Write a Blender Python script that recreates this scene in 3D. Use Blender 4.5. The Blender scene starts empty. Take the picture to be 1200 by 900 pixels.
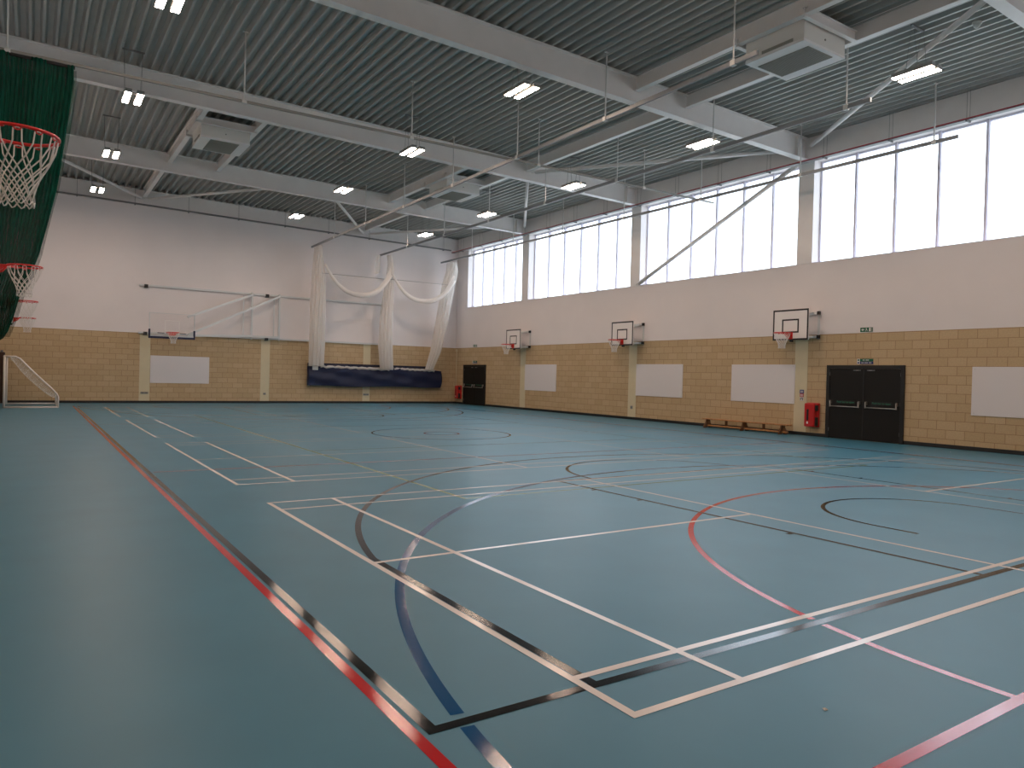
import bpy, math, random
from mathutils import Vector, Matrix
random.seed(7)
R = math.radians
PI = math.pi
sc = bpy.context.scene
COL = sc.collection

# ---------------------------------------------------------------- room data
XL, XR = -3.40, 17.04          # side walls (inner faces)
YN, YF = -4.00, 32.26          # near and far wall (inner faces)
HB = 3.01                      # top of the block work
SILL, HEAD = 5.15, 8.22        # clerestory glazing
FR = [-3.80, 3.58, 10.93, 18.27, 25.74]   # steel frames
def deck_z(x): return 9.12 - 0.0137 * x   # underside of the roof deck ribs
def beam_z(x): return 8.47 - 0.0137 * x   # underside of the main beams

# ---------------------------------------------------------------- materials
def new_mat(name):
    m = bpy.data.materials.new(name); m.use_nodes = True
    nt = m.node_tree
    return m, nt, nt.nodes['Principled BSDF']
def pmat(name, col, rough=.5, metal=0., spec=.5, noise=0., nscale=6., bump=0., bscale=60., coat=0.):
    m, nt, b = new_mat(name)
    b.inputs['Base Color'].default_value = (*col, 1)
    b.inputs['Roughness'].default_value = rough
    b.inputs['Metallic'].default_value = metal
    b.inputs['Specular IOR Level'].default_value = spec
    b.inputs['Coat Weight'].default_value = coat
    geo = nt.nodes.new('ShaderNodeNewGeometry')
    if noise:
        n = nt.nodes.new('ShaderNodeTexNoise'); n.inputs['Scale'].default_value = nscale
        n.inputs['Detail'].default_value = 4
        nt.links.new(geo.outputs['Position'], n.inputs['Vector'])
        r = nt.nodes.new('ShaderNodeValToRGB')
        r.color_ramp.elements[0].position = .3; r.color_ramp.elements[1].position = .7
        r.color_ramp.elements[0].color = tuple(c * (1 - noise) for c in col) + (1,)
        r.color_ramp.elements[1].color = tuple(min(1, c * (1 + noise)) for c in col) + (1,)
        nt.links.new(n.outputs['Fac'], r.inputs['Fac'])
        nt.links.new(r.outputs['Color'], b.inputs['Base Color'])
    if bump:
        n2 = nt.nodes.new('ShaderNodeTexNoise'); n2.inputs['Scale'].default_value = bscale
        nt.links.new(geo.outputs['Position'], n2.inputs['Vector'])
        bp = nt.nodes.new('ShaderNodeBump'); bp.inputs['Strength'].default_value = bump
        bp.inputs['Distance'].default_value = .01
        nt.links.new(n2.outputs['Fac'], bp.inputs['Height'])
        nt.links.new(bp.outputs['Normal'], b.inputs['Normal'])
    return m
def block_mat(name, axis):
    m, nt, b = new_mat(name)
    geo = nt.nodes.new('ShaderNodeNewGeometry')
    sep = nt.nodes.new('ShaderNodeSeparateXYZ'); nt.links.new(geo.outputs['Position'], sep.inputs[0])
    com = nt.nodes.new('ShaderNodeCombineXYZ')
    nt.links.new(sep.outputs[axis], com.inputs[0]); nt.links.new(sep.outputs[2], com.inputs[1])
    br = nt.nodes.new('ShaderNodeTexBrick')
    br.offset = .5; br.inputs['Scale'].default_value = 1.
    br.inputs['Brick Width'].default_value = .45; br.inputs['Row Height'].default_value = .2305
    br.inputs['Mortar Size'].default_value = .007; br.inputs['Mortar Smooth'].default_value = .3
    br.inputs['Bias'].default_value = 0.
    br.inputs['Color1'].default_value = (.655, .487, .288, 1)
    br.inputs['Color2'].default_value = (.595, .43, .245, 1)
    br.inputs['Mortar'].default_value = (.38, .235, .12, 1)
    nt.links.new(com.outputs[0], br.inputs['Vector'])
    n = nt.nodes.new('ShaderNodeTexNoise'); n.inputs['Scale'].default_value = 26; n.inputs['Detail'].default_value = 5
    nt.links.new(geo.outputs['Position'], n.inputs['Vector'])
    mx = nt.nodes.new('ShaderNodeMix'); mx.data_type = 'RGBA'; mx.blend_type = 'MULTIPLY'
    mx.inputs['Factor'].default_value = .25
    nt.links.new(br.outputs['Color'], mx.inputs['A']); nt.links.new(n.outputs['Fac'], mx.inputs['B'])
    nt.links.new(mx.outputs['Result'], b.inputs['Base Color'])
    bp = nt.nodes.new('ShaderNodeBump'); bp.inputs['Strength'].default_value = .4; bp.inputs['Distance'].default_value = .006
    bp.invert = True
    nt.links.new(br.outputs['Fac'], bp.inputs['Height']); nt.links.new(bp.outputs['Normal'], b.inputs['Normal'])
    b.inputs['Roughness'].default_value = .85
    return m
def net_mat(name, col, alpha, rough=.8, streak=0., sscale=40., through=.0, tone=0.):
    # woven netting: threads that pass some light, mixed with see-through gaps
    m = bpy.data.materials.new(name); m.use_nodes = True; nt = m.node_tree; nt.nodes.clear()
    N = nt.nodes.new; L = nt.links.new
    out = N('ShaderNodeOutputMaterial'); mix = N('ShaderNodeMixShader'); tr = N('ShaderNodeBsdfTransparent')
    df = N('ShaderNodeBsdfDiffuse'); tl = N('ShaderNodeBsdfTranslucent'); m2 = N('ShaderNodeMixShader')
    m2.inputs[0].default_value = through
    for n in (df, tl): n.inputs['Color'].default_value = (*col, 1)
    L(df.outputs[0], m2.inputs[1]); L(tl.outputs[0], m2.inputs[2])
    L(tr.outputs[0], mix.inputs[1]); L(m2.outputs[0], mix.inputs[2]); L(mix.outputs[0], out.inputs[0])
    mix.inputs[0].default_value = alpha
    if streak or tone:
        geo = N('ShaderNodeNewGeometry'); mp = N('ShaderNodeMapping'); mp.inputs['Scale'].default_value = (1, 1, .02)
        L(geo.outputs['Position'], mp.inputs['Vector'])
        n = N('ShaderNodeTexNoise'); n.inputs['Scale'].default_value = sscale; n.inputs['Detail'].default_value = 4
        L(mp.outputs['Vector'], n.inputs['Vector'])
        mr = N('ShaderNodeMapRange'); mr.inputs['From Min'].default_value = .3; mr.inputs['From Max'].default_value = .7
        mr.inputs['To Min'].default_value = max(0, alpha - streak); mr.inputs['To Max'].default_value = min(1, alpha + streak)
        L(n.outputs['Fac'], mr.inputs['Value']); L(mr.outputs['Result'], mix.inputs[0])
        if tone:
            r = N('ShaderNodeValToRGB'); r.color_ramp.elements[0].position = .3; r.color_ramp.elements[1].position = .75
            r.color_ramp.elements[0].color = tuple(c * (1 - tone) for c in col) + (1,)
            r.color_ramp.elements[1].color = tuple(min(1, c * (1 + 2 * tone)) for c in col) + (1,)
            L(n.outputs['Fac'], r.inputs['Fac'])
            for q in (df, tl): L(r.outputs['Color'], q.inputs['Color'])
    return m
def emit_mat(name, col, s):
    m, nt, b = new_mat(name)
    b.inputs['Base Color'].default_value = (.8, .8, .8, 1)
    b.inputs['Emission Color'].default_value = (*col, 1); b.inputs['Emission Strength'].default_value = s
    return m
def glass_mat(name, tint, refl):
    m = bpy.data.materials.new(name); m.use_nodes = True; nt = m.node_tree; nt.nodes.clear()
    out = nt.nodes.new('ShaderNodeOutputMaterial'); mix = nt.nodes.new('ShaderNodeMixShader')
    tr = nt.nodes.new('ShaderNodeBsdfTransparent'); tr.inputs['Color'].default_value = (*tint, 1)
    gl = nt.nodes.new('ShaderNodeBsdfGlossy'); gl.inputs['Roughness'].default_value = .03
    mix.inputs[0].default_value = refl; nt.links.new(tr.outputs[0], mix.inputs[1]); nt.links.new(gl.outputs[0], mix.inputs[2])
    nt.links.new(mix.outputs[0], out.inputs[0])
    return m

M = dict(
    floor=pmat('floor_vinyl', (.062, .216, .312), .40, spec=.28, noise=.05, nscale=1.3, bump=.03, bscale=220),
    l_white=pmat('line_white', (.90, .835, .80), .16, spec=.3),
    l_black=pmat('line_black', (.008, .009, .010), .07, spec=.35, bump=.035, bscale=220),
    l_red=pmat('line_red', (.56, .022, .026), .08, spec=.38, bump=.035, bscale=220),
    l_blue=pmat('line_blue', (.010, .085, .23), .07, spec=.35, bump=.035, bscale=220),
    l_green=pmat('line_olive', (.27, .33, .16), .2, spec=.25),
    block_y=block_mat('buff_block_side', 1), block_x=block_mat('buff_block_end', 0),
    plaster=pmat('white_plaster', (.82, .768, .755), .75, spec=.3, noise=.02, nscale=.8),
    pil=pmat('cream_column_paint', (.68, .60, .405), .6, noise=.02),
    skirt=pmat('black_skirting', (.012, .012, .013), .5),
    deck=pmat('galvanised_deck', (.42, .43, .415), .40, metal=.15, noise=.05, nscale=2.5),
    steel=pmat('grey_white_steel_paint', (.86, .835, .815), .36, noise=.02, nscale=3),
    steel2=pmat('bracing_paint', (.86, .84, .82), .4),
    track=pmat('aluminium_track', (.27, .285, .30), .40, metal=.1),
    rod=pmat('white_rod_paint', (.70, .70, .68), .4),
    dark=pmat('dark_tray_steel', (.20, .20, .20), .5, metal=.2),
    wire=pmat('steel_wire', (.16, .16, .16), .5),
    redcable=pmat('red_cable', (.50, .06, .08), .5),
    ahu=pmat('heater_casing', (.78, .77, .73), .5),
    ahutrim=pmat('heater_fascia', (.88, .87, .86), .5),
    grille=pmat('grey_grille', (.30, .30, .265), .6),
    lampbody=pmat('lamp_housing', (.30, .30, .29), .5),
    lamp=emit_mat('lamp_glow', (1., .75, .59), 98.),
    frame=pmat('window_aluminium', (.76, .74, .86), .4),  # white-grey frames; lavender fringing from window glare is mixed into the colour
    glass=glass_mat('window_glass', (.97, .985, 1.), .04),
    acrylic=glass_mat('clear_backboard', (.985, .985, .985), .03),
    door=pmat('black_door_paint', (.012, .011, .010), .5, spec=.25),
    doorframe=pmat('black_door_frame', (.009, .009, .009), .5),
    chrome=pmat('brushed_steel', (.62, .58, .54), .3, metal=.85),
    panel=pmat('white_panel_board', (.78, .745, .745), .55, spec=.3),
    board=pmat('backboard_white', (.86, .82, .80), .45),
    black=pmat('black_paint', (.012, .011, .012), .45),
    rim=pmat('orange_red_rim', (.68, .016, .010), .3, coat=.2),
    cord=pmat('white_cord', (.78, .74, .70), .8),
    hoopsteel=pmat('hoop_frame_paint', (.66, .68, .68), .45),
    pad=pmat('navy_padding', (.010, .013, .05), .5),
    redbox=pmat('red_plastic', (.55, .012, .012), .3, coat=.2),
    wood=pmat('varnished_pine', (.50, .235, .085), .4, noise=.2, nscale=12),
    wooddark=pmat('dark_varnished_pine', (.17, .075, .03), .45, noise=.2, nscale=14),
    navy=pmat('navy_vinyl', (.007, .012, .048), .55, noise=.08, nscale=4),
    navyd=pmat('navy_webbing', (.012, .014, .04), .6),
    net=net_mat('white_practice_net', (.97, .93, .89), .56, through=.45),
    netthin=net_mat('single_layer_net', (.95, .90, .86), .13, through=.4),
    netband=net_mat('gathered_net', (.95, .90, .85), .82, through=.35),
    goalnet=net_mat('goal_net', (.80, .74, .68), .20),
    curtain=net_mat('green_net', (.005, .052, .033), .96, streak=.04, sscale=45, through=.1, tone=.45),
    curtain2=net_mat('green_net_single', (.007, .085, .05), .5, streak=.2, sscale=45, through=.3),
    sgreen=pmat('sign_green', (.005, .13, .055), .4),
    sblue=pmat('sign_blue', (.02, .03, .16), .4),
    swhite=pmat('sign_white', (.82, .80, .78), .5),
    sgreentext=pmat('sign_green_letters', (.02, .23, .12), .5),
    sred=pmat('sign_red', (.5, .03, .04), .4),
    socket=pmat('grey_socket', (.28, .28, .26), .5),
    goal=pmat('goal_frame_paint', (.80, .74, .70), .4),
    post=pmat('brown_post_padding', (.05, .022, .016), .6),
    wht=pmat('offwhite_plastic', (.72, .72, .68), .5),
    outside=pmat('outside_ground', (.50, .50, .47), .9),
)

# ---------------------------------------------------------------- mesh building
class MB:
    def __init__(s): s.v = []; s.f = []; s.mi = []; s.sm = []
    def add(s, vs, fs, mi=0, smooth=False):
        o = len(s.v); s.v += [tuple(v) for v in vs]
        for f in fs: s.f.append([i + o for i in f]); s.mi.append(mi); s.sm.append(smooth)
        return s
    def box(s, x0, x1, y0, y1, z0, z1, mi=0):
        return s.add([(x, y, z) for x in (x0, x1) for y in (y0, y1) for z in (z0, z1)],
                     [(0, 1, 3, 2), (4, 6, 7, 5), (0, 4, 5, 1), (2, 3, 7, 6), (0, 2, 6, 4), (1, 5, 7, 3)], mi)
    def quad(s, a, b, c, d, mi=0): return s.add([a, b, c, d], [(0, 1, 2, 3)], mi)
    def tube(s, pts, r, n=8, mi=0, closed=False, smooth=True, cap=True):
        pts = [Vector(p) for p in pts]; N = len(pts)
        rs = r if isinstance(r, (list, tuple)) else [r] * N
        rings = []; up = None
        for i, p in enumerate(pts):
            if closed: t = pts[(i + 1) % N] - pts[i - 1]
            else: t = pts[min(i + 1, N - 1)] - pts[max(i - 1, 0)]
            t.normalize()
            if up is None or abs(up.dot(t)) > .999:
                up = Vector((0, 0, 1)) if abs(t.z) < .9 else Vector((1, 0, 0))
            a = t.cross(up).normalized(); b = a.cross(t).normalized(); up = b
            rings.append([p + rs[i] * (math.cos(2 * PI * k / n + PI / n) * a + math.sin(2 * PI * k / n + PI / n) * b) for k in range(n)])
        vs = [v for rr in rings for v in rr]; fs = []
        for i in range(N if closed else N - 1):
            j = (i + 1) % N
            for k in range(n):
                l = (k + 1) % n
                fs.append((i * n + k, i * n + l, j * n + l, j * n + k))
        if not closed and cap:
            fs.append(tuple(range(n))[::-1]); fs.append(tuple((N - 1) * n + k for k in range(n)))
        return s.add(vs, fs, mi, smooth)
    def bar(s, p0, p1, w, h, mi=0, up=(0, 0, 1)):
        p0, p1 = Vector(p0), Vector(p1); t = (p1 - p0).normalized(); up = Vector(up)
        a = t.cross(up)
        if a.length < 1e-4: a = t.cross(Vector((1, 0, 0)))
        a.normalize(); b = a.cross(t)
        vs = [p + i * w / 2 * a + j * h / 2 * b for p in (p0, p1) for i, j in ((-1, -1), (1, -1), (1, 1), (-1, 1))]
        return s.add(vs, [(3, 2, 1, 0), (4, 5, 6, 7), (0, 1, 5, 4), (1, 2, 6, 5), (2, 3, 7, 6), (3, 0, 4, 7)], mi)
    def prism(s, poly, p0, ax_u, ax_v, ax_w, mi=0):
        # poly of (u, v) extruded along ax_w
        p0, U, V, W = Vector(p0), Vector(ax_u), Vector(ax_v), Vector(ax_w); n = len(poly)
        vs = [p0 + u * U + v * V for u, v in poly] + [p0 + u * U + v * V + W for u, v in poly]
        fs = [tuple(range(n))[::-1], tuple(range(n, 2 * n))] + [(i, (i + 1) % n, (i + 1) % n + n, i + n) for i in range(n)]
        return s.add(vs, fs, mi)
    def grid(s, fn, nu, nv, mi=0, smooth=True, closed_u=False):
        vs = [fn(i / nu, j / nv) for j in range(nv + 1) for i in range(nu + (0 if closed_u else 1))]
        w = nu if closed_u else nu + 1; fs = []
        for j in range(nv):
            for i in range(nu):
                k = (i + 1) % w
                fs.append((j * w + i, j * w + k, (j + 1) * w + k, (j + 1) * w + i))
        return s.add(vs, fs, mi, smooth)
    def build(s, name, mats, parent=None, loc=None, bevel=0):
        me = bpy.data.meshes.new(name)
        off = Vector(loc) if loc is not None else None
        me.from_pydata([tuple(Vector(v) - off) for v in s.v] if off else s.v, [], s.f)
        for m in (mats if isinstance(mats, (list, tuple)) else [mats]): me.materials.append(M[m] if isinstance(m, str) else m)
        me.polygons.foreach_set('material_index', s.mi); me.polygons.foreach_set('use_smooth', s.sm)
        me.update()
        o = bpy.data.objects.new(name, me); COL.objects.link(o)
        if off: o.location = off
        if parent: o.parent = parent
        if bevel:
            b = o.modifiers.new('bevel', 'BEVEL'); b.width = bevel; b.segments = 2; b.limit_method = 'ANGLE'
        return o
def tag(o, label=None, cat=None, group=None, kind=None):
    if label: o['label'] = label
    if cat: o['category'] = cat
    if group: o['group'] = group
    if kind: o['kind'] = kind
    return o
def empty(name, loc, rz=0):
    o = bpy.data.objects.new(name, None); COL.objects.link(o)
    o.location = loc; o.rotation_euler = (0, 0, rz); o.empty_display_size = .2
    return o
def children(o): return [c for c in COL.objects if c.parent == o]
def copy_tree(o, parent=None):
    c = o.copy(); COL.objects.link(c)
    if parent: c.parent = parent
    for ch in children(o): copy_tree(ch, c)
    return c
def struct(mb, name, mats, label, parent=None, **k):
    o = mb.build(name, mats, parent, **k)
    if not parent: tag(o, label, k.get('cat', None) or name.split('_')[0].split('.')[0], kind='structure')
    return o
def text_mesh(name, body, size, mat, loc, rot, parent, depth=.001):
    cu = bpy.data.curves.new(name, 'FONT'); cu.body = body; cu.size = size; cu.extrude = depth
    cu.align_x = 'CENTER'; cu.align_y = 'CENTER'
    o = bpy.data.objects.new(name, cu); COL.objects.link(o)
    dg = bpy.context.evaluated_depsgraph_get()
    me = bpy.data.meshes.new_from_object(o.evaluated_get(dg)); bpy.data.objects.remove(o)
    o = bpy.data.objects.new(name, me); COL.objects.link(o); me.materials.clear(); me.materials.append(M[mat])
    o.location = loc; o.rotation_euler = rot; o.parent = parent
    return o

# ================================================================ FLOOR + MARKINGS
mb = MB(); mb.quad((XL - .3, YN - .3, 0), (XR + .4, YN - .3, 0), (XR + .4, YF + .3, 0), (XL - .3, YF + .3, 0))
floor = struct(mb, 'floor', 'floor', 'teal blue vinyl sports hall floor with painted court lines')
STACK = [0.]   # every painted strip lies a hair above the one before
def strip(mb, pts, w, z, closed=False):
    z += STACK[0]; STACK[0] += 2e-6
    P = [Vector((p[0], p[1], 0)) for p in pts]; N = len(P); L = []; Rr = []
    for i in range(N):
        if closed: a, b = P[i] - P[i - 1], P[(i + 1) % N] - P[i]
        else:
            a = P[i] - P[i - 1] if i else P[1] - P[0]
            b = P[i + 1] - P[i] if i < N - 1 else a
        a = a.normalized(); b = b.normalized(); n1 = Vector((-a.y, a.x, 0)); n2 = Vector((-b.y, b.x, 0))
        m = (n1 + n2).normalized(); k = w / 2 / max(.3, m.dot(n1))
        L.append(P[i] + m * k); Rr.append(P[i] - m * k)
    vs = [(p.x, p.y, z) for p in L] + [(p.x, p.y, z) for p in Rr]
    fs = [(N + i, N + (i + 1) % N, (i + 1) % N, i) for i in range(N if closed else N - 1)]
    mb.add(vs, fs)
def arc(cx, cy, r, a0, a1, n=72): return [(cx + r * math.cos(a0 + (a1 - a0) * i / n), cy + r * math.sin(a0 + (a1 - a0) * i / n)) for i in range(n + 1)]
CX, CY = 6.69, 14.39
def mir(pts): return [(x, 2 * CY - y) for x, y in pts]
# olive volleyball court
mb = MB(); z = .0006
strip(mb, [(2.22, 5.40), (2.22, 23.38), (11.17, 23.38), (11.17, 5.40)], .05, z, True)
for y in (11.39, 17.39): strip(mb, [(2.22, y), (11.17, y)], .05, z)
mb.build('volleyball_lines', 'l_green', floor)['label'] = 'olive green volleyball court lines'
# blue shooting semicircle, with the gap where it meets the black line
mb = MB(); z = .0009
for f in (lambda p: p, mir):
    c0 = (CX, -.84); rr = 7.49
    a1 = math.asin((.30 - c0[1]) / rr); a2 = math.asin((.42 - c0[1]) / rr)
    strip(mb, f(arc(*c0, rr, 0, a1, 8)), .068, z)
    strip(mb, f(arc(*c0, rr, a2, PI - a2, 120)), .068, z)
    strip(mb, f(arc(*c0, rr, PI - a1, PI, 8)), .068, z)
mb.build('blue_semicircle_lines', 'l_blue', floor)['label'] = 'wide blue semicircle line'
# red netball court
mb = MB(); z = .0012
x0, x1, y0, y1 = -.945, 14.33, -.86, 29.64
strip(mb, [(x0, y0), (x0, y1), (x1, y1), (x1, y0)], .06, z, True)
for y in (9.31, 19.47): strip(mb, [(-.80, y), (x1, y)], .05, z)
for f in (lambda p: p, mir):
    c0 = (CX, -.86); rr = 4.90
    a1 = math.asin((.30 + .86) / rr); a2 = math.asin((.40 + .86) / rr) 
    strip(mb, f(arc(*c0, rr, 0, a1, 8)), .055, z); strip(mb, f(arc(*c0, rr, a2, PI - a2, 90)), .055, z)
    strip(mb, f(arc(*c0, rr, PI - a1, PI, 8)), .055, z)
strip(mb, arc(CX, CY, .45, 0, 2 * PI, 40)[:-1], .05, z, True)
mb.build('netball_lines', 'l_red', floor)['label'] = 'red netball court lines'
# black basketball court
mb = MB(); z = .0015
x0, x1, y0 = -.86, 14.24, .345
strip(mb, [(x0, y0), (x0, 2 * CY - y0), (x1, 2 * CY - y0), (x1, y0)], .06, z, True)
strip(mb, arc(CX, CY, 1.8, 0, 2 * PI, 72)[:-1], .05, z, True)
for f in (lambda p: p, mir):
    by = y0 + 1.575; xs = 6.63; a = math.acos(xs / 6.75)
    pts = [(CX + xs, y0)] + arc(CX, by, 6.75, a, PI - a, 100) + [(CX - xs, y0)]
    strip(mb, f(pts), .06, z)
    strip(mb, f([(CX - 2.45, y0), (CX - 2.45, 6.14), (CX + 2.45, 6.14), (CX + 2.45, y0)]), .05, z)
    strip(mb, f(arc(CX, 6.14, 1.8, 0, PI, 48)), .05, z)
    strip(mb, f([(CX + 1.25, 1.5)] + arc(CX, by, 1.25, 0, PI, 40) + [(CX - 1.25, 1.5)]), .05, z)
    for s in (-1, 1):
        for y in (2.15, 4.35, 5.25): strip(mb, f([(CX + s * 2.45, y), (CX + s * 2.55, y)]), .05, z)
mb.build('basketball_lines', 'l_black', floor)['label'] = 'black basketball court lines'
# white badminton courts
for y0 in (0., 7.625, 15.13, 22.58):
    mb = MB(); z = .0018; w = .048
    for dy in (0, .46, 5.64, 6.1): strip(mb, [(-w / 2, y0 + dy), (13.4 + w / 2, y0 + dy)], w, z)
    for x in (0, .76, 4.72, 8.68, 12.64, 13.4): strip(mb, [(x, y0), (x, y0 + 6.1)], w, z)
    strip(mb, [(0, y0 + 3.05), (4.72, y0 + 3.05)], w, z); strip(mb, [(8.68, y0 + 3.05), (13.4, y0 + 3.05)], w, z)
    mb.build('badminton_lines', 'l_white', floor)['label'] = 'white badminton court lines'

# ================================================================ WALLS
piers = [f for f in FR[1:]]
wr = MB()
wr.box(XR, XR + .4, YN, YF + .3, 0, HB)
wall_r = struct(wr, 'wall_right', 'block_y', 'window wall, buff blockwork below white plaster and glazing')
mb = MB(); mb.box(XR - .004, XR + .4, YN, YF + .3, HB, SILL); mb.build('plaster_band', 'plaster', wall_r)
mb = MB()
ends = [(YN, -3.55), (3.33, 3.83), (10.68, 11.19), (18.02, 18.54), (25.48, 26.0), (31.12, YF + .3)]
for a, b in ends: mb.box(XR - .004, XR + .42, a, b, SILL, 9.3)
mb.box(XR + .05, XR + .42, YN, YF + .3, HEAD, 9.4)
mb.build('window_pier', 'plaster', wall_r)
mb = MB(); mb.box(XL - .3, XR, YF, YF + .3, 0, HB)
wall_f = struct(mb, 'wall_far', 'block_x', 'far end wall, buff blockwork below tall white plaster')
mb = MB(); mb.box(XL - .3, XR, YF - .004, YF + .3, HB, 9.4); mb.build('plaster_band', 'plaster', wall_f)
mb = MB(); mb.box(XL - .3, XL, YN, YF + .3, 0, HB)
wall_l = struct(mb, 'wall_left', 'block_y', 'left side wall carrying the practice hoops')
mb = MB(); mb.box(XL - .3, XL + .004, YN, YF + .3, HB, 9.4); mb.build('plaster_band', 'plaster', wall_l)
mb = MB(); mb.box(XL - .3, XR + .4, YN - .3, YN, 0, HB)
wall_n = struct(mb, 'wall_near', 'block_x', 'near end wall behind the viewer')
mb = MB(); mb.box(XL - .3, XR + .4, YN - .3, YN + .004, HB, 9.4); mb.build('plaster_band', 'plaster', wall_n)
# painted columns showing in the block work
for c in FR[1:]:
    mb = MB(); mb.box(XR - .008, XR + .1, c - .21, c + .22, .1, HB - .002); mb.build('painted_column', 'pil', wall_r)
for c in FR:
    mb = MB(); mb.box(XL - .1, XL + .008, c - .21, c + .22, .1, HB - .002); mb.build('painted_column', 'pil', wall_l)
for a, b in ((1.57, 1.98), (6.64, 7.05), (11.69, 12.08)):
    mb = MB(); mb.box(a, b, YF - .008, YF + .1, .1, HB - .002); mb.build('painted_column', 'pil', wall_f)
# skirtings
mb = MB()
for a, b in ((YN, 7.80), (10.07, 29.03), (31.36, YF)): mb.box(XR - .014, XR + .05, a, b, 0, .1)
struct(mb, 'baseboard_right', 'skirt', 'black skirting along the window wall')
mb = MB(); mb.box(XL, XR, YF - .014, YF + .05, 0, .1); struct(mb, 'baseboard_far', 'skirt', 'black skirting along the far wall')
mb = MB(); mb.box(XL - .05, XL + .014, YN, YF, 0, .1); struct(mb, 'baseboard_left', 'skirt', 'black skirting along the left wall')

# ---------------------------------------------------------------- glazing
GX = XR + .37
bays = [(-3.55, 3.33, 6), (3.83, 10.68, 6), (11.19, 18.02, 6), (18.54, 25.48, 6), (26.0, 31.12, 5)]
for i, (a, b, n) in enumerate(bays):
    root = empty('window_%d' % (i + 1), (GX, (a + b) / 2, SILL)); inv = Vector(root.location)
    tag(root, ['clerestory window behind the viewer', 'clerestory window nearest the viewer, at the right edge',
               'clerestory window crossed by the diagonal brace', 'third clerestory window along, between two columns',
               'furthest clerestory window, next to the far corner'][i], 'window', kind='structure')
    mb = MB()
    mb.box(GX - .05, GX + .03, a, b, SILL, SILL + .05); mb.box(GX - .05, GX + .03, a, b, HEAD - .05, HEAD)
    for y in (a, b - .06): mb.box(GX - .06, GX + .03, y, y + .06, SILL, HEAD)
    mb.build('window_frame', 'frame', root, loc=inv).location = (0, 0, 0)
    st = (b - a) / n
    for k in range(1, n):
        mb = MB(); y = a + st * k
        mb.box(GX - .07, GX + .03, y - .042, y + .042, SILL, HEAD); mb.box(GX - .10, GX - .07, y - .03, y + .03, SILL, HEAD)
        mb.build('mullion', 'frame', root, loc=inv).location = (0, 0, 0)
    for k in range(n):
        mb = MB(); mb.box(GX + .002, GX + .008, a + st * k + .035, a + st * (k + 1) - .035, SILL + .05, HEAD - .05)
        mb.build('pane', 'glass', root, loc=inv).location = (0, 0, 0)
    mb = MB(); mb.box(XR - .012, GX - .05, a, b, SILL, SILL + .012)
    mb.build('window_sill', 'frame', root, loc=inv).location = (0, 0, 0)

# ================================================================ ROOF
P = .258; x = XL - .26; prof = []
while x < XR + .7:
    d = deck_z(x)
    prof += [(x, d + .135), (x + .112, d + .135), (x + .154, d + .010), (x + .160, d), (x + .210, d), (x + .216, d + .010)]
    x += P
mb = MB(); n = len(prof)
mb.add([(px, YN - .2, pz) for px, pz in prof] + [(px, YF + .2, pz) for px, pz in prof],
       [(i, i + 1, n + i + 1, n + i) for i in range(n - 1)])
mb.quad((XL - .4, YN - .4, 9.6), (XR + .6, YN - .4, 9.6), (XR + .6, YF + .4, 9.6), (XL - .4, YF + .4, 9.6))
struct(mb, 'ceiling', 'deck', 'ribbed galvanised metal roof deck')
# main beams (I sections along X)
def ibeam(mb, p0, p1, h, w, tf=.02, tw=.014):
    # p0, p1 underside centres
    p0, p1 = Vector(p0), Vector(p1)
    t = (p1 - p0).normalized(); side = t.cross(Vector((0, 0, 1))).normalized()
    poly = [(-w / 2, 0), (w / 2, 0), (w / 2, tf), (tw / 2, tf), (tw / 2, h - tf), (w / 2, h - tf), (w / 2, h), (-w / 2, h), (-w / 2, h - tf), (-tw / 2, h - tf), (-tw / 2, tf), (-w / 2, tf)]
    mb.prism(poly, p0, side, (0, 0, 1), p1 - p0)
blab = ['behind the viewer', 'nearest overhead, crossing the top right corner', 'large and near, running from top centre to the first column',
        'second across the hall, behind the heater near the centre', 'third across the hall, furthest before the end wall']
for c, l in zip(FR, blab):
    mb = MB(); ibeam(mb, (XL + .01, c, beam_z(XL)), (XR - .02, c, beam_z(XR)), .64, .23)
    # end plate and web stiffener at the column
    mb.box(XR - .045, XR - .015, c - .13, c + .13, beam_z(XR) - .03, beam_z(XR) + .64)
    mb.box(XR - .62, XR - .60, c - .11, c + .11, beam_z(XR) + .02, beam_z(XR) + .62)
    struct(mb, 'roof_beam', 'steel', 'grey steel main roof beam, ' + l, cat='beam') if False else tag(mb.build('roof_beam', 'steel'), 'grey steel main roof beam, ' + l, 'beam', kind='structure')
mb = MB(); ibeam(mb, (XL + .01, YF - .13, beam_z(XL) + .02), (XR - .02, YF - .13, beam_z(XR) + .02), .62, .22)
tag(mb.build('roof_beam', 'steel'), 'grey steel beam lying along the top of the far wall', 'beam', kind='structure')
mb = MB(); mb.box(XR - .14, XR + .06, YN, YF - .25, HEAD - .015, 8.88)
tag(mb.build('eaves_beam', 'steel'), 'long grey eaves beam above the clerestory windows', 'beam', kind='structure')
# column stubs where beams meet the window wall
for c in FR[1:]:
    mb = MB(); mb.box(XR - .02, XR - .005, c - .255, c + .265, SILL + .001, beam_z(XR) - .03)
    tag(mb.build('steel_column', 'steel'), 'grey steel column face between windows, ' + {3.58: 'right of the picture', 10.93: 'beside the nearest window', 18.27: 'at the foot of the diagonal brace', 25.74: 'left of the furthest window group'}[c], 'column', kind='structure')
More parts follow.
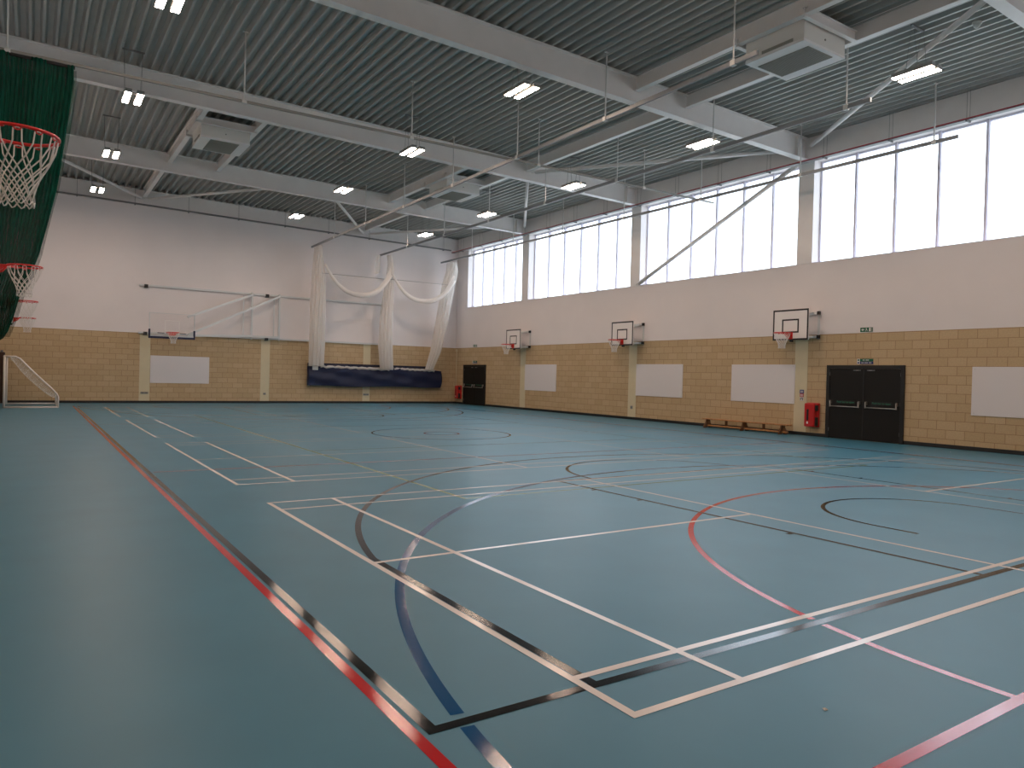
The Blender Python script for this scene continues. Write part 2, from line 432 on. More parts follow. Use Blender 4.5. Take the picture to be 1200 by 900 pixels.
# secondary beams
def sec(x, y0, y1, l):
    mb = MB(); h = .36; zb = 8.72 - .0137 * (x - 5)
    ibeam(mb, (x, y0 + .02, zb), (x, y1 - .02, zb), h, .15, .014, .01)
    tag(mb.build('secondary_beam', 'steel'), 'slim grey secondary roof beam ' + l, 'beam', kind='structure')
sec(10.02, FR[1], FR[2], 'on the left of the nearest heater')
sec(11.78, FR[1], FR[2], 'on the right of the nearest heater')
sec(11.85, FR[2], FR[3], 'between the first and second main beams')
sec(10.05, FR[3], FR[4], 'on the left of the middle heater')
sec(11.75, FR[3], FR[4], 'on the right of the middle heater')
sec(11.55, FR[4], YF - .2, 'reaching the far wall on the right')
sec(1.66, FR[3], FR[4], 'on the left of the leftmost heater')
sec(3.27, FR[3], FR[4], 'on the right of the leftmost heater')
sec(1.62, FR[4], YF - .2, 'reaching the far wall on the left')
# roof bracing tubes
def brace(p0, p1, r, l):
    mb = MB(); p0, p1 = Vector(p0), Vector(p1); t = (p1 - p0).normalized()
    mb.tube([p0, p1], r, 12)
    for p, s in ((p0, 1), (p1, -1)): mb.bar(p - s * t * .16, p + s * t * .05, .16, .014)
    tag(mb.build('bracing_tube', 'steel2'), 'round steel bracing tube ' + l, 'brace', kind='structure')
brace((16.8, 10.65, 8.60), (11.9, 3.72, 8.62), .06, 'rising from the nearest column to the top right')
brace((16.75, 11.15, 8.58), (12.05, 18.05, 8.6), .06, 'lying across the bay behind the first beam')
brace((12.05, 18.5, 8.6), (16.75, 25.5, 8.55), .06, 'seen upright behind the second beam')
brace((-2.3, 25.9, 8.62), (1.5, 31.9, 8.68), .055, 'left arm of the V near the green curtain')
brace((1.75, 31.9, 8.68), (5.5, 25.9, 8.58), .055, 'right arm of the V near the green curtain')
brace((7.7, 25.9, 8.55), (11.4, 31.9, 8.5), .055, 'left arm of the V above the practice nets')
brace((11.7, 31.9, 8.5), (15.5, 25.9, 8.45), .055, 'right arm of the V above the practice nets')
mb = MB(); mb.tube([(16.93, 17.95, 5.2), (16.93, 11.25, 8.15)], .07, 14)
mb.bar((16.93, 18.0, 5.16), (16.93, 17.8, 5.28), .015, .2, up=(1, 0, 0)); mb.bar((16.93, 11.05, 8.22), (16.93, 11.4, 8.08), .015, .2, up=(1, 0, 0))
tag(mb.build('wall_brace', 'steel2'), 'long diagonal steel brace crossing the middle window', 'brace', kind='structure')

# ---------------------------------------------------------------- ceiling heaters
def heater(cx, cy, zb, label):
    root = tag(empty('ceiling_heater', (cx, cy, zb)), label, 'heater', 'boxed ceiling heaters')
    w = .69
    mb = MB(); mb.box(-w, w, -w, w, .055, .47); mb.build('casing', 'ahu', root, bevel=.008)
    mb = MB(); mb.box(-w - .006, w + .006, -w - .006, w + .006, 0, .055)
    mb.build('fascia', 'ahutrim', root, bevel=.006)
    mb = MB(); mb.box(-.41, .41, -.60, .60, -.008, 0)
    for k in range(30): y = -.58 + k * .04; mb.bar((-.40, y, -.012), (.40, y, -.012), .014, .012)
    mb.build('grille', 'grille', root)
    mb = MB(); mb.box(-w - .012, -w, -.45, .28, .07, .13); mb.build('vent_slot', 'grille', root)
    mb = MB(); mb.box(-.1, .1, -w - .008, -w, .40, .43); mb.build('casing_plate', 'grille', root)
    mb = MB(); mb.tube([(0, -w, .2), (0, -w - .012, .2)], .02, 10); mb.build('casing_lock', 'grille', root)
    for s in (-1, 1):
        mb = MB(); ibeam(mb, (-.86, s * .80, .36), (.86, s * .80, .36), .2, .1, .012, .01)
        mb.build('support_rail', 'steel', root)
    return root
heater(10.82, 7.02, 8.24, 'white boxed ceiling heater hanging closest, near the top right')
heater(10.84, 21.6, 8.26, 'white boxed ceiling heater near the middle, crossed by a track')
heater(2.42, 21.1, 8.33, 'white boxed ceiling heater furthest left, right of the green curtain')

# ---------------------------------------------------------------- twin lamps
LZ = 7.98
def twin_lamp(cx, cy, label):
    root = tag(empty('twin_lamp', (cx, cy, LZ)), label, 'light', 'suspended twin tube lamps')
    for k in (-1, 1):
        a, b = k * .13 - .075, k * .13 + .075
        mb = MB(); mb.box(a, b, -.41, .41, .03, .08)
        # reflector skirt round each tube
        mb.box(a, a + .008, -.41, .41, -.009, .03); mb.box(b - .008, b, -.41, .41, -.009, .03)
        mb.box(a + .008, b - .008, -.41, -.402, -.009, .03); mb.box(a + .008, b - .008, .402, .41, -.009, .03)
        h = mb.build('housing', 'lampbody', root)
        mb = MB(); mb.box(a + .010, b - .010, -.398, .398, -.018, .006); mb.build('tube', 'lamp', h)
    for y in (-.12, .12):
        mb = MB(); mb.box(-.21, .21, y - .012, y + .012, .08, .10); mb.build('cross_bar', 'lampbody', root)
    top = deck_z(cx) - LZ
    mb = MB(); mb.bar((-.24, 0, top - .02), (.24, 0, top - .02), .05, .03); mb.build('hanger_bar', 'dark', root)
    for sx in (-1, 1):
        mb = MB()
        for sy in (-1, 1): mb.tube([(sx * .17, sy * .12, .095), (sx * .2, sy * .02, top)], .004, 4)
        mb.build('hanging_wire', 'wire', root)
    return root
ys = [-.05, 5.52, 11.2, 16.82, 22.35, 27.75]
who = ['behind the viewer', 'nearest', 'second', 'third', 'fourth', 'fifth and furthest']
for x0, dy, row in ((-.38, .4, 'left row of lamps'), (6.8, 0, 'middle row of lamps'), (12.76, 0, 'row of lamps beside the windows')):
    for k, y in enumerate(ys):
        if k == 0 or (k == 1 and x0 < 10): w = ('just out of view overhead, ' if k else 'behind the viewer, ')
        else: w = {5: 'furthest, ', 4: 'second furthest, ', 3: 'third furthest, ', 2: 'fourth furthest, ', 1: 'closest to the viewer, '}[k]
        twin_lamp(x0, y + dy, 'lit twin lamp, ' + w + row)

# ---------------------------------------------------------------- tracks
def track(name, p0, p1, rods, label, cat, w=.05, h=.085, mat='track', grp=None):
    root = tag(empty(name, p0), label, cat, grp); p0, p1 = Vector(p0), Vector(p1); d = p1 - p0
    mb = MB(); mb.bar((0, 0, 0), d, w, h); mb.build('rail', mat, root)
    t = d.normalized()
    for s in rods:
        p = t * s; g = p0 + p
        mb = MB(); mb.tube([p + Vector((0, 0, h / 2)), (p.x, p.y, deck_z(g.x) - g.z)], .017, 8)
        mb.bar((p.x - .06 , p.y, deck_z(g.x) - g.z - .01), (p.x + .06, p.y, deck_z(g.x) - g.z - .01), .04, .015)
        mb.bar(p - t * .05, p + t * .05, w + .03, h + .02)
        mb.build('hanger_rod', 'rod', root)
    return root
rods = [.55 + 3.66 * k for k in range(7)]
track('net_track', (8.47, 6.1, 7.48), (8.78, 31.8, 7.48), rods, 'long ceiling net track on white rods, leftmost of the three', 'track', grp='practice net tracks')
track('net_track', (12.12, 6.1, 7.48), (12.28, 31.8, 7.48), rods, 'long ceiling net track on white rods, middle of the three', 'track', grp='practice net tracks')
track('net_track', (15.83, 6.1, 7.48), (15.75, 31.8, 7.48), rods, 'long ceiling net track on white rods, in front of the windows', 'track', grp='practice net tracks')
track('curtain_track', (XL + .02, 14.45, 7.475), (XR - .05, 14.45, 7.63), [.6, 4.93, 9.03, 13.0, 17.1], 'curtain track across the hall carrying the green curtain', 'track', w=.04, h=.055, mat='socket')

# ---------------------------------------------------------------- cable trays
def tray(name, p0, p1, step, label, w=.16, red=False, top=None):
    root = tag(empty(name, p0), label, 'cable tray'); p0, p1 = Vector(p0), Vector(p1); d = p1 - p0; t = d.normalized()
    side = t.cross(Vector((0, 0, 1))).normalized(); up = Vector((0, 0, 1))
    mb = MB(); mb.prism([(-w / 2, .05), (-w / 2, 0), (w / 2, 0), (w / 2, .05), (w / 2 - .006, .05), (w / 2 - .006, .006), (-w / 2 + .006, .006), (-w / 2 + .006, .05)], (0, 0, 0), side, up, d)
    mb.build('tray', 'dark', root)
    if red:
        mb = MB(); mb.tube([side * -(w / 2 + .014) + up * .03 + t * .1, d - side * (w / 2 + .014) + up * .03 - t * .1], .014, 6); mb.build('cable', 'redcable', root)
    s = .4
    while s < d.length:
        p = t * s; g = p0 + p; zt = (deck_z(g.x) if top is None else top) - g.z
        mb = MB()
        for q in (-1, 1): mb.tube([p + side * q * w * .5, Vector((p.x, p.y, zt)) + side * q * w * .5], .004, 4)
        mb.bar(p - side * w * .6 - up * .02, p + side * w * .6 - up * .02, .04, .03)
        mb.build('hanger', 'wire', root); s += step
    return root
tray('cable_tray', (16.5, YN + .3, 8.0), (16.5, 31.9, 8.08), 1.9, 'thin cable tray with red cable along the window wall', red=True)
tray('cable_tray', (XL + .05, 31.95, 8.47), (16.4, 31.95, 8.20), 2.1, 'dark cable tray hung along the top of the far wall', w=.12)

# ================================================================ PRACTICE HOOPS
def arcp(c, r, a0, a1, n, z): return [(c[0] + r * math.cos(a0 + (a1 - a0) * i / n), c[1] + r * math.sin(a0 + (a1 - a0) * i / n), z) for i in range(n + 1)]
def hoop_net_mesh(mb, c, r0, z0, h=.43, n=12):
    # looped cords from each hook, then a diamond mesh that narrows to the hem
    rows = [(1.0, 0), (.80, .165), (.65, .23), (.54, .285), (.46, .335), (.42, .385), (.43, h)]
    def pt(a, k): rr, d = rows[k]; return (c[0] + r0 * rr * math.cos(a), c[1] + r0 * rr * math.sin(a), z0 - d)
    st = 2 * PI / n; rad = .0048
    for j in range(n):
        a = j * st
        e = .19 * st
        for s in (-1, 1):
            top = (c[0] + r0 * .985 * math.cos(a + s * e), c[1] + r0 * .985 * math.sin(a + s * e), z0 - .018)
            mid = (c[0] + r0 * .92 * math.cos(a + s * e * 1.15), c[1] + r0 * .92 * math.sin(a + s * e * 1.15), z0 - .09)
            pts = [(c[0] + r0 * math.cos(a), c[1] + r0 * math.sin(a), z0 - .012), top, mid, pt(a + s * st / 2, 1)]
            off = .5
            for k in range(2, len(rows)):
                off = off + .5
                pts.append(pt(a + s * st * off, k))
            mb.tube(pts, rad, 5)
    for j in range(n):
        # hem loops joining neighbouring cords
        a = j * st; k = len(rows) - 1
        lo = pt(a + st * .25, k); mb.tube([pt(a, k), (lo[0], lo[1], lo[2] - .022), (pt(a + st * .5, k)[0], pt(a + st * .5, k)[1], lo[2] - .03), pt(a + st, k)], rad, 5)
def make_hoop():
    # origin on the floor at the wall face, +x out from the wall
    root = empty('practice_hoop', (0, 0, 0))
    z0, z1, bx = 2.83, 3.74, .60; H = .60
    mb = MB(); mb.box(bx - .035, bx, -H, H, z0, z1)
    b = .045; f = bx + .001; t = bx + .004
    def rect(y0, y1, za, zb, w):
        mb.box(bx - .0005, t, y0, y1, za, za + w, 1); mb.box(bx - .0005, t, y0, y1, zb - w, zb, 1)
        mb.box(bx - .0005, t, y0, y0 + w, za + w, zb - w, 1); mb.box(bx - .0005, t, y1 - w, y1, za + w, zb - w, 1)
    rect(-H, H, z0, z1, .048); rect(-.285, .285, 3.045, 3.455, .045)
    bo = mb.build('backboard', ['board', 'black'], root); bo['label'] = 'white backboard with black border and inner square'
    rz = 3.03; c = (bx + .38, 0); r = .228
    mb = MB(); mb.tube(arcp(c, r, 0, 2 * PI, 56, rz)[:-1], .011, 10, closed=True)
    for s in (-1, 1):
        mb.tube([(bx + .01, s * .06, rz - .012), (bx + .12, s * .075, rz - .012), (c[0] - r * math.cos(1.25) , s * r * math.sin(1.25), rz - .01)], .010, 8)
        mb.tube([(bx + .01, s * .05, rz - .13), (bx + .10, s * .055, rz - .10), (c[0] - r * .93, s * r * .36, rz - .008)], .010, 8)
    for j in range(12):
        a = j * PI / 6; mb.tube([(c[0] + r * math.cos(a + d), c[1] + r * math.sin(a + d), rz - q) for d, q in ((-.1, .008), (-.06, .024), (0, .028), (.06, .024), (.1, .008))], .0045, 6)
    ro = mb.build('rim', 'rim', root); ro['label'] = 'red metal rim'
    mb = MB(); mb.box(bx + .004, bx + .014, -.09, .09, rz - .17, rz + .03); mb.prism([(0, 0), (.15, 0), (.15, -.015), (0, -.14)], (bx + .012, -.05, rz), (1, 0, 0), (0, 0, 1), (0, .10, 0))
    mb.build('mounting_plate', 'rim', ro)
    mb = MB(); hoop_net_mesh(mb, c, r, rz); no = mb.build('net', 'cord', root); no['label'] = 'white corded net'
    # carriage: two horizontal rails on the wall, arms to the board
    for z in (2.94, 3.64):
        mb = MB(); mb.box(.03, .09, -.57, .57, z - .035, z + .035); mb.build('wall_rail', 'hoopsteel', root)
    for z, zz in ((2.94, 2.93), (3.64, 3.52)):
        for s in (-1, 1):
            mb = MB(); mb.bar((.07, s * .40, z), (bx - .035, s * .34, zz), .05, .07); mb.build('arm', 'hoopsteel', root)
    mb = MB()
    for s in (-1, 1): mb.box(bx - .075, bx - .035, s * .36 - .02, s * .36 + .02, z0 + .02, z1 - .02)
    mb.box(bx - .075, bx - .035, -.45, .45, z0 + .07, z0 + .12); mb.build('board_frame', 'hoopsteel', root)
    for s in (-1, 1):
        mb = MB(); mb.box(.004, .05, s * .55 - .02, s * .55 + .02, 2.88, 3.72); mb.build('wall_post', 'hoopsteel', root)
        for z in (2.94, 3.64):
            mb = MB(); mb.box(.02, .12, s * .575 - .03, s * .575 + .03, z - .05, z + .05); mb.build('end_cap', 'black', root)
    mb = MB(); mb.box(bx - .12, bx - .02, -.03, .03, z0 - .05, z0 + .01); mb.build('locking_knob', 'black', root)
    return root
proto = make_hoop()
spots = [(XR, 10.93, PI, 'practice basketball hoop on the window wall, nearest, above the wooden bench'),
         (XR, 18.27, PI, 'practice basketball hoop on the window wall, middle of three'),
         (XR, 25.74, PI, 'practice basketball hoop on the window wall, furthest, nearest the black corner door'),
         (XL, 3.32, 0, 'practice hoop nearest the viewer, red rim in front of the green curtain top'),
         (XL, 10.93, 0, 'practice hoop at left edge, second nearest, in front of the green curtain'),
         (XL, 18.27, 0, 'practice hoop at left edge, just beyond the green curtain'),
         (XL, 25.74, 0, 'practice hoop at left edge, furthest of the four, above the goal')]
for i, (x, y, rz, l) in enumerate(spots):
    o = proto if i == 0 else copy_tree(proto)
    o.location = (x + (.0 if rz == 0 else 0), y, 0); o.rotation_euler = (0, 0, rz)
    tag(o, l, 'basketball hoop', 'practice hoops on the side walls')

# ---------------------------------------------------------------- main folding goal on the far wall
root = tag(empty('folding_hoop', (2.67, YF, 0)), 'swing-away match hoop with clear backboard on the far wall', 'basketball hoop')
def loc(x, y, z): return (x - 2.67, y - YF, z)
mb = MB()
def bx2(mb, x0, x1, y0, y1, z0, z1, mi=0): mb.box(x0 - 2.67, x1 - 2.67, y0 - YF, y1 - YF, z0, z1, mi)
for z in (3.02, 5.05):
    mb = MB(); bx2(mb, 1.5, 13.1, YF - .09, YF - .03, z - .04, z + .04); mb.build('wall_rail', 'hoopsteel', root)
for x in (1.76, 6.85, 13.06):
    for z in (3.0, 5.03):
        mb = MB(); bx2(mb, x - .07, x + .07, YF - .16, YF - .004, z - .08, z + .06); mb.build('end_cap', 'black', root)
for x in (6.15, 7.40):
    mb = MB(); bx2(mb, x - .035, x + .035, YF - .22, YF - .15, 2.95, 5.12); mb.build('upright', 'hoopsteel', root)
for x in (5.78, 7.15):
    mb = MB(); bx2(mb, x - .02, x + .02, YF - .2, YF - .16, 3.02, 4.95); mb.build('upright', 'hoopsteel', root)
BY = 31.25
for p0, p1 in (((6.15, 32.0, 5.0), (3.3, BY + .12, 3.75)), ((7.40, 32.0, 5.02), (3.35, BY + .15, 3.0)), ((6.15, 32.0, 3.1), (3.3, BY + .15, 2.95)), ((7.40, 32.02, 3.1), (6.15, 32.02, 3.08))):
    mb = MB(); mb.bar(loc(*p0), loc(*p1), .07, .09); mb.build('swing_arm', 'hoopsteel', root)
x0, x1, z0, z1 = 1.79, 3.57, 2.80, 3.85
mb = MB(); bx2(mb, x0, x1, BY - .01, BY + .01, z0 + .05, z1); bo = mb.build('backboard', 'acrylic', root); bo['label'] = 'clear acrylic backboard'
mb = MB(); bx2(mb, x0, x1, BY - .02, BY + .03, z0 + .03, z0 + .12)
for a in (x0, x1 - .03): bx2(mb, a, a + .03, BY - .02, BY + .03, z0 + .1, z1)
bx2(mb, x0, x1, BY - .015, BY + .02, z1 - .02, z1)
mb.build('board_frame', 'hoopsteel', bo)
mb = MB()
for za, w in ((z0 + .30, .03), (z0 + .72, .03)): bx2(mb, 2.39, 2.97, BY - .016, BY - .011, za, za + w)
for a in (2.39, 2.94): bx2(mb, a, a + .03, BY - .016, BY - .011, z0 + .3, z0 + .75)
mb.build('target_square', 'board', bo)
for s, a in ((-1, 2.24), (1, 3.10)):
    mb = MB(); bx2(mb, a - .13, a + .13, BY - .03, BY - .012, z0 + .19, z0 + .22); mb.build('arm_bracket', 'black', bo)
mb = MB(); bx2(mb, x0 - .02, x1 + .02, BY - .045, BY + .045, z0 - .03, z0 + .06)
for a in (x0 - .02, x1 - .05): bx2(mb, a, a + .07, BY - .045, BY + .045, z0 + .06, z0 + .36)
po = mb.build('edge_padding', 'pad', root, bevel=.015); po['label'] = 'navy blue edge padding'
c = (0, BY - .40 - YF); rz = 3.03
mb = MB(); mb.tube(arcp(c, .228, 0, 2 * PI, 48, rz)[:-1], .012, 8, closed=True)
mb.prism([(-.24, 0), (.24, 0), (.10, -.14), (-.10, -.14)], (0, BY - .02 - YF, rz + .01), (1, 0, 0), (0, 0, 1), (0, -.02, 0))
mb.prism([(-.22, 0), (.22, 0), (.1, -.10), (-.1, -.10)], (0, BY - .03 - YF, rz), (1, 0, 0), (0, -1, 0), (0, 0, -.012))
for s in (-1, 1): mb.tube([(s * .20, BY - .03 - YF, rz - .01), (s * .21, c[1] - .02, rz - .008)], .012, 6)
ro = mb.build('rim', 'rim', root); ro['label'] = 'red metal rim'
mb = MB(); hoop_net_mesh(mb, c, .228, rz); mb.build('net', 'cord', root)['label'] = 'white corded net'

# ================================================================ WALL PANELS
def panel(p, size, rz, label):
    # p: lower centre on the wall face
    root = tag(empty('wall_panel', p, rz), label, 'board', 'white panels on the block walls')
    w, h = size
    mb = MB(); mb.box(-w / 2, w / 2, -.022, 0, 0, h); mb.build('board', 'panel', root, bevel=.003)
    mb = MB()
    for sx in (-1, 1):
        for sz in (.06, h - .06): mb.tube([(sx * (w / 2 - .06), -.022, sz), (sx * (w / 2 - .06), -.026, sz)], .012, 10)
    mb.build('fixing_screws', 'chrome', root)
for y0, y1, z0, l in ((11.13, 13.52, .925, 'white panel on the window wall above the wooden bench'),
                      (15.68, 18.06, .935, 'white panel on the window wall below the middle practice hoop'),
                      (23.13, 25.56, .925, 'white panel on the window wall nearest the black corner door'),
                      (3.76, 6.16, .87, 'white panel at the right edge, right of the double doors')):
    panel((XR - .001, (y0 + y1) / 2, z0), (y1 - y0, 1.20), -PI / 2, l)
panel((3.185, YF - .001, .87), (2.39, 1.19), 0, 'white panel on the far wall below the match hoop')

# ================================================================ DOORS
def double_door(name, yc, label, detail):
    root = tag(empty(name, (XR, yc, 0)), label, 'door', kind='structure')
    mb = MB(); w = 1.13; H = 2.105; t = .10
    mb.box(-.05, .04, -w, -w + t, 0, H); mb.box(-.05, .04, w - t, w, 0, H); mb.box(-.05, .04, -w + t, w - t, H - t, H)
    mb.build('door_frame', 'doorframe', root)
    for s in (-1, 1):
        a, b = (-w + t, -.012) if s < 0 else (.012, w - t)
        mb = MB(); mb.box(-.035, .01, a + .004, b - .004, .012, H - t - .004); lf = mb.build('door_leaf', 'door', root, bevel=.003)
        m0, m1 = a + .07, b - .09
        if s > 0: m0, m1 = a + .09, b - .07
        mb = MB(); mb.tube([(-.13, m0, .93), (-.13, m1, .93)], .013, 10)
        for y in (m0, m1):
            mb.bar((-.10, y, 1.08), (-.10, y, .91), .03, .035, up=(1, 0, 0)); mb.box(-.09, -.035, y - .016, y + .016, 1.0, 1.09)
        mb.build('push_bar', 'chrome', lf)['label'] = 'steel push bar'
        mb = MB(); mb.box(-.036, -.045, (a + b) / 2 - .29, (a + b) / 2 + .29, 1.01, 1.10); pl = mb.build('push_plate', 'doorframe', lf)
        if detail:
            text_mesh('push_sign', 'Push bar to open', .075, 'sgreentext', (-.0465, (a + b) / 2, 1.055), (PI / 2, 0, -PI / 2), lf)
        mb = MB(); mb.box(-.05, -.035, b - .30 if s < 0 else a + .08, b - .08 if s < 0 else a + .30, H - t - .06, H - t - .03); mb.build('door_closer', 'dark', lf)
        mb = MB(); mb.box(-.055, -.05, b - .22 if s < 0 else a + .14, b - .13 if s < 0 else a + .22, H - t - .05, H - t - .04); mb.build('closer_arm', 'chrome', lf)
        for z in (.25, 1.05, 1.85):
            y = a if s < 0 else b
            mb = MB(); mb.tube([(-.04, y, z - .05), (-.04, y, z + .05)], .01, 8); mb.build('hinge', 'dark', lf)
    mb = MB(); mb.box(-.045, -.036, -.018, .018, .012, H - t); mb.build('meeting_strip', 'doorframe', root)
double_door('door_1', 8.935, 'black double exit doors in the window wall beside the red box', True)
double_door('door_2', 30.195, 'black double doors in the far right corner', True)

# ---------------------------------------------------------------- signs
def sign_root(y, z, l, name='exit_sign', cat='sign', g=None): return tag(empty(name, (XR - .006, y, z), -PI / 2), l, cat, g)
def exit_sign(y, z, l):
    # local x runs left to right as seen, -y towards the hall
    s = sign_root(y, z, l)
    mb = MB(); mb.box(-.18, .18, -.012, 0, -.06, .06); mb.build('plate', 'sgreen', s)['label'] = 'green plate'
    mb = MB(); d = -.014
    mb.add([(-.15, d, 0), (-.10, d, .035), (-.10, d, .012), (-.06, d, .012), (-.06, d, -.012), (-.10, d, -.012), (-.10, d, -.035)], [(0, 6, 5, 4, 3, 2, 1)])
    mb.build('arrow', 'swhite', s)
    mb = MB()
    # running figure
    def disc(cx, cz, r): mb.add([(cx + r * math.cos(i * PI / 6), d, cz + r * math.sin(i * PI / 6)) for i in range(12)], [tuple(range(12))])
    disc(.0, .036, .011)
    for a, b, w in (((.0, .025), (.008, -.005), .022), ((.008, -.005), (-.02, -.018), .012), ((-.02, -.018), (-.022, -.045), .011), ((.008, -.005), (.026, -.025), .012), ((.026, -.025), (.048, -.028), .01), ((0, .02), (-.028, .012), .009), ((0, .02), (.024, .006), .009)):
        mb.bar((a[0], d, a[1]), (b[0], d, b[1]), w, .002, up=(0, 1, 0))
    mb.build('running_figure', 'swhite', s)
    mb = MB(); mb.box(.075, .125, d - .001, d + .001, -.048, .048); mb.build('doorway', 'swhite', s)
    mb = MB(); mb.box(.14, .172, d - .001, d + .001, -.048, .048); mb.build('side_block', 'socket', s)
def keep_sign(y, z, l):
    s = sign_root(y, z, l, 'door_sign')
    mb = MB(); mb.box(-.235, -.15, -.006, 0, -.075, .075); mb.build('symbol_plate', 'swhite', s)
    mb = MB()
    for cz, m in ((.038, 0), (-.038, 1)): mb.add([(-.193 + .026 * math.cos(i * PI / 8), -.0075, cz + .026 * math.sin(i * PI / 8)) for i in range(16)], [tuple(range(16))], m)
    mb.build('symbols', ['sgreen', 'sblue'], s)
    mb = MB(); mb.box(-.15, .235, -.006, 0, .002, .075); mb.build('green_band', 'sgreen', s)
    mb = MB(); mb.box(-.15, .235, -.006, 0, -.075, -.002); mb.build('blue_band', 'sblue', s)
    mb = MB(); 
    for cz, ww in ((.038, [(-.07, .0), (.02, .12)]), (-.038, [(-.11, -.03), (-.01, .09), (.11, .19)])):
        for a, b in ww:
            k = a
            while k < b - .012: mb.box(k, k + .010, -.0075, -.006, cz - .014, cz + .014); k += .016
    mb.build('lettering', 'swhite', s)
exit_sign(8.915, 3.095, 'green exit sign with running man above the double doors')
exit_sign(30.2, 3.10, 'small green exit sign above the corner door')
keep_sign(8.93, 2.21, 'green and blue notice right above the double door frame')
keep_sign(30.2, 2.24, 'small green and blue notice over the corner door frame')
s = tag(empty('extinguisher_sign', (XR - .008, 10.885, 1.20), -PI / 2), 'blue and red fire notice on the cream column above the red box', 'sign')
mb = MB(); mb.box(-.068, .068, -.006, 0, .055, .165); mb.build('blue_plate', 'sblue', s)
mb = MB(); mb.box(-.062, .062, -.006, 0, -.055, .055); mb.build('red_plate', 'sred', s)
mb = MB(); mb.box(-.06, .06, -.006, 0, -.165, -.055)
mb.box(-.05, -.02, -.0075, -.006, -.155, -.075, 1); mb.box(.015, .045, -.0075, -.006, -.155, -.075, 1); mb.box(-.05, .045, -.0075, -.006, -.1, -.075, 1)
mb.build('pictogram_plate', ['swhite', 'dark'], s)
mb = MB()
for zz in (.13, .105, .085): mb.box(-.045, .045, -.0075, -.006, zz - .006, zz + .006)
for zz in (.025, 0., -.025): mb.box(-.045, .045, -.0075, -.006, zz - .006, zz + .006)
mb.build('lettering', 'swhite', s)

# ---------------------------------------------------------------- extinguisher cabinets
def cabinet(y, z, l):
    s = tag(empty('extinguisher_cabinet', (XR, y, z), -PI / 2), l, 'fire extinguisher box', 'red extinguisher boxes')
    w, h = .19, .72
    mb = MB(); mb.box(-w, w, -.12, -.002, 0, h); mb.build('back_box', 'redbox', s, bevel=.03)
    mb = MB(); mb.box(-w + .0, w - .045, -.24, -.121, .012, h - .012); d = mb.build('front_cover', 'redbox', s, bevel=.035)
    mb = MB(); mb.box(-.095, -.035, -.246, -.239, .2, .53); mb.build('inspection_window', 'black', d)
    mb = MB(); mb.box(-.095, -.045, -.246, -.239, .1, .165); mb.build('label_plate', 'swhite', d)
    for z0 in (.17, .55):
        mb = MB(); mb.box(w - .04, w + .006, -.215, -.10, z0 - .12 if z0 < .3 else z0 - .06, z0 + .13 if z0 < .3 else z0 + .10); mb.build('side_latch', 'black', s, bevel=.008)
cabinet(10.45, .27, 'red extinguisher box beside the near double doors')
cabinet(31.68, .27, 'red extinguisher box beside the far corner door')
# conduit beside the far door
mb = MB(); mb.tube([(XR - .03, 32.12, .12), (XR - .03, 32.12, 2.85)], .022, 8); mb.box(XR - .07, XR - .005, 32.05, 32.19, 2.82, 2.95)
tag(mb.build('wall_conduit', 'pil'), 'slim vertical pipe with junction box in the far corner', 'pipe')
# sockets on the painted columns
for i, (x, w, l) in enumerate(((1.78, .15, 'grey double socket low on the far wall, leftmost column'), (6.84, .06, 'small grey socket low on the far wall, middle column'), (11.88, .15, 'grey double socket low on the far wall under the blue cover'))):
    s = tag(empty('wall_socket', (x, YF - .008, .44)), l, 'socket')
    mb = MB(); mb.box(-w, w, -.02, 0, -.045, .045); mb.build('face_plate', 'socket', s, bevel=.004)
    mb = MB()
    for k in ((-.07, .07) if w > .1 else (0,)): mb.box(k - .03, k + .03, -.024, -.02, -.025, .025)
    mb.build('outlet', 'dark', s)
s = tag(empty('wall_socket', (XR - .008, 18.27, .47), -PI / 2), 'small grey socket on the cream column below the middle hoop', 'socket')
mb = MB(); mb.box(-.06, .06, -.02, 0, -.06, .06); mb.build('face_plate', 'socket', s, bevel=.004)
mb = MB(); mb.box(-.03, .03, -.024, -.02, -.025, .025); mb.build('outlet', 'dark', s)

# ================================================================ BENCH
b0, b1 = 11.1, 14.25; bxm = 16.68
root = tag(empty('gym_bench', (bxm, (b0 + b1) / 2, 0)), 'low wooden gym bench against the window wall under a white panel', 'bench')
cy = (b0 + b1) / 2
mb = MB(); mb.box(-.13, .13, b0 - cy - .08, b1 - cy + .08, .275, .31); mb.build('seat', 'wood', root, bevel=.008)
mb = MB(); mb.box(-.05, .05, b0 - cy, b1 - cy, .05, .095); mb.build('balance_rail', 'wood', root, bevel=.006)
for y in (b0 + .16, cy + .0, b1 - .08):
    mb = MB()
    mb.prism([(-.20, 0), (-.06, 0), (-.04, .035), (.04, .035), (.06, 0), (.20, 0), (.19, .07), (.11, .14), (.09, .275), (-.09, .275), (-.11, .14), (-.19, .07)], (0, y - cy - .02, 0), (1, 0, 0), (0, 0, 1), (0, .04, 0))
    for s in (-1, 1): mb.prism([(0, 0), (.16, 0), (0, .22)], (-.02, y - cy + s * .02, .05), (0, s, 0), (0, 0, 1), (.04, 0, 0))
    mb.build('leg', 'wooddark', root)
for y in (b0 + .85, b1 - .85):
    mb = MB(); mb.box(-.045, .045, y - cy - .02, y - cy + .02, .095, .275); mb.build('strut', 'wooddark', root)

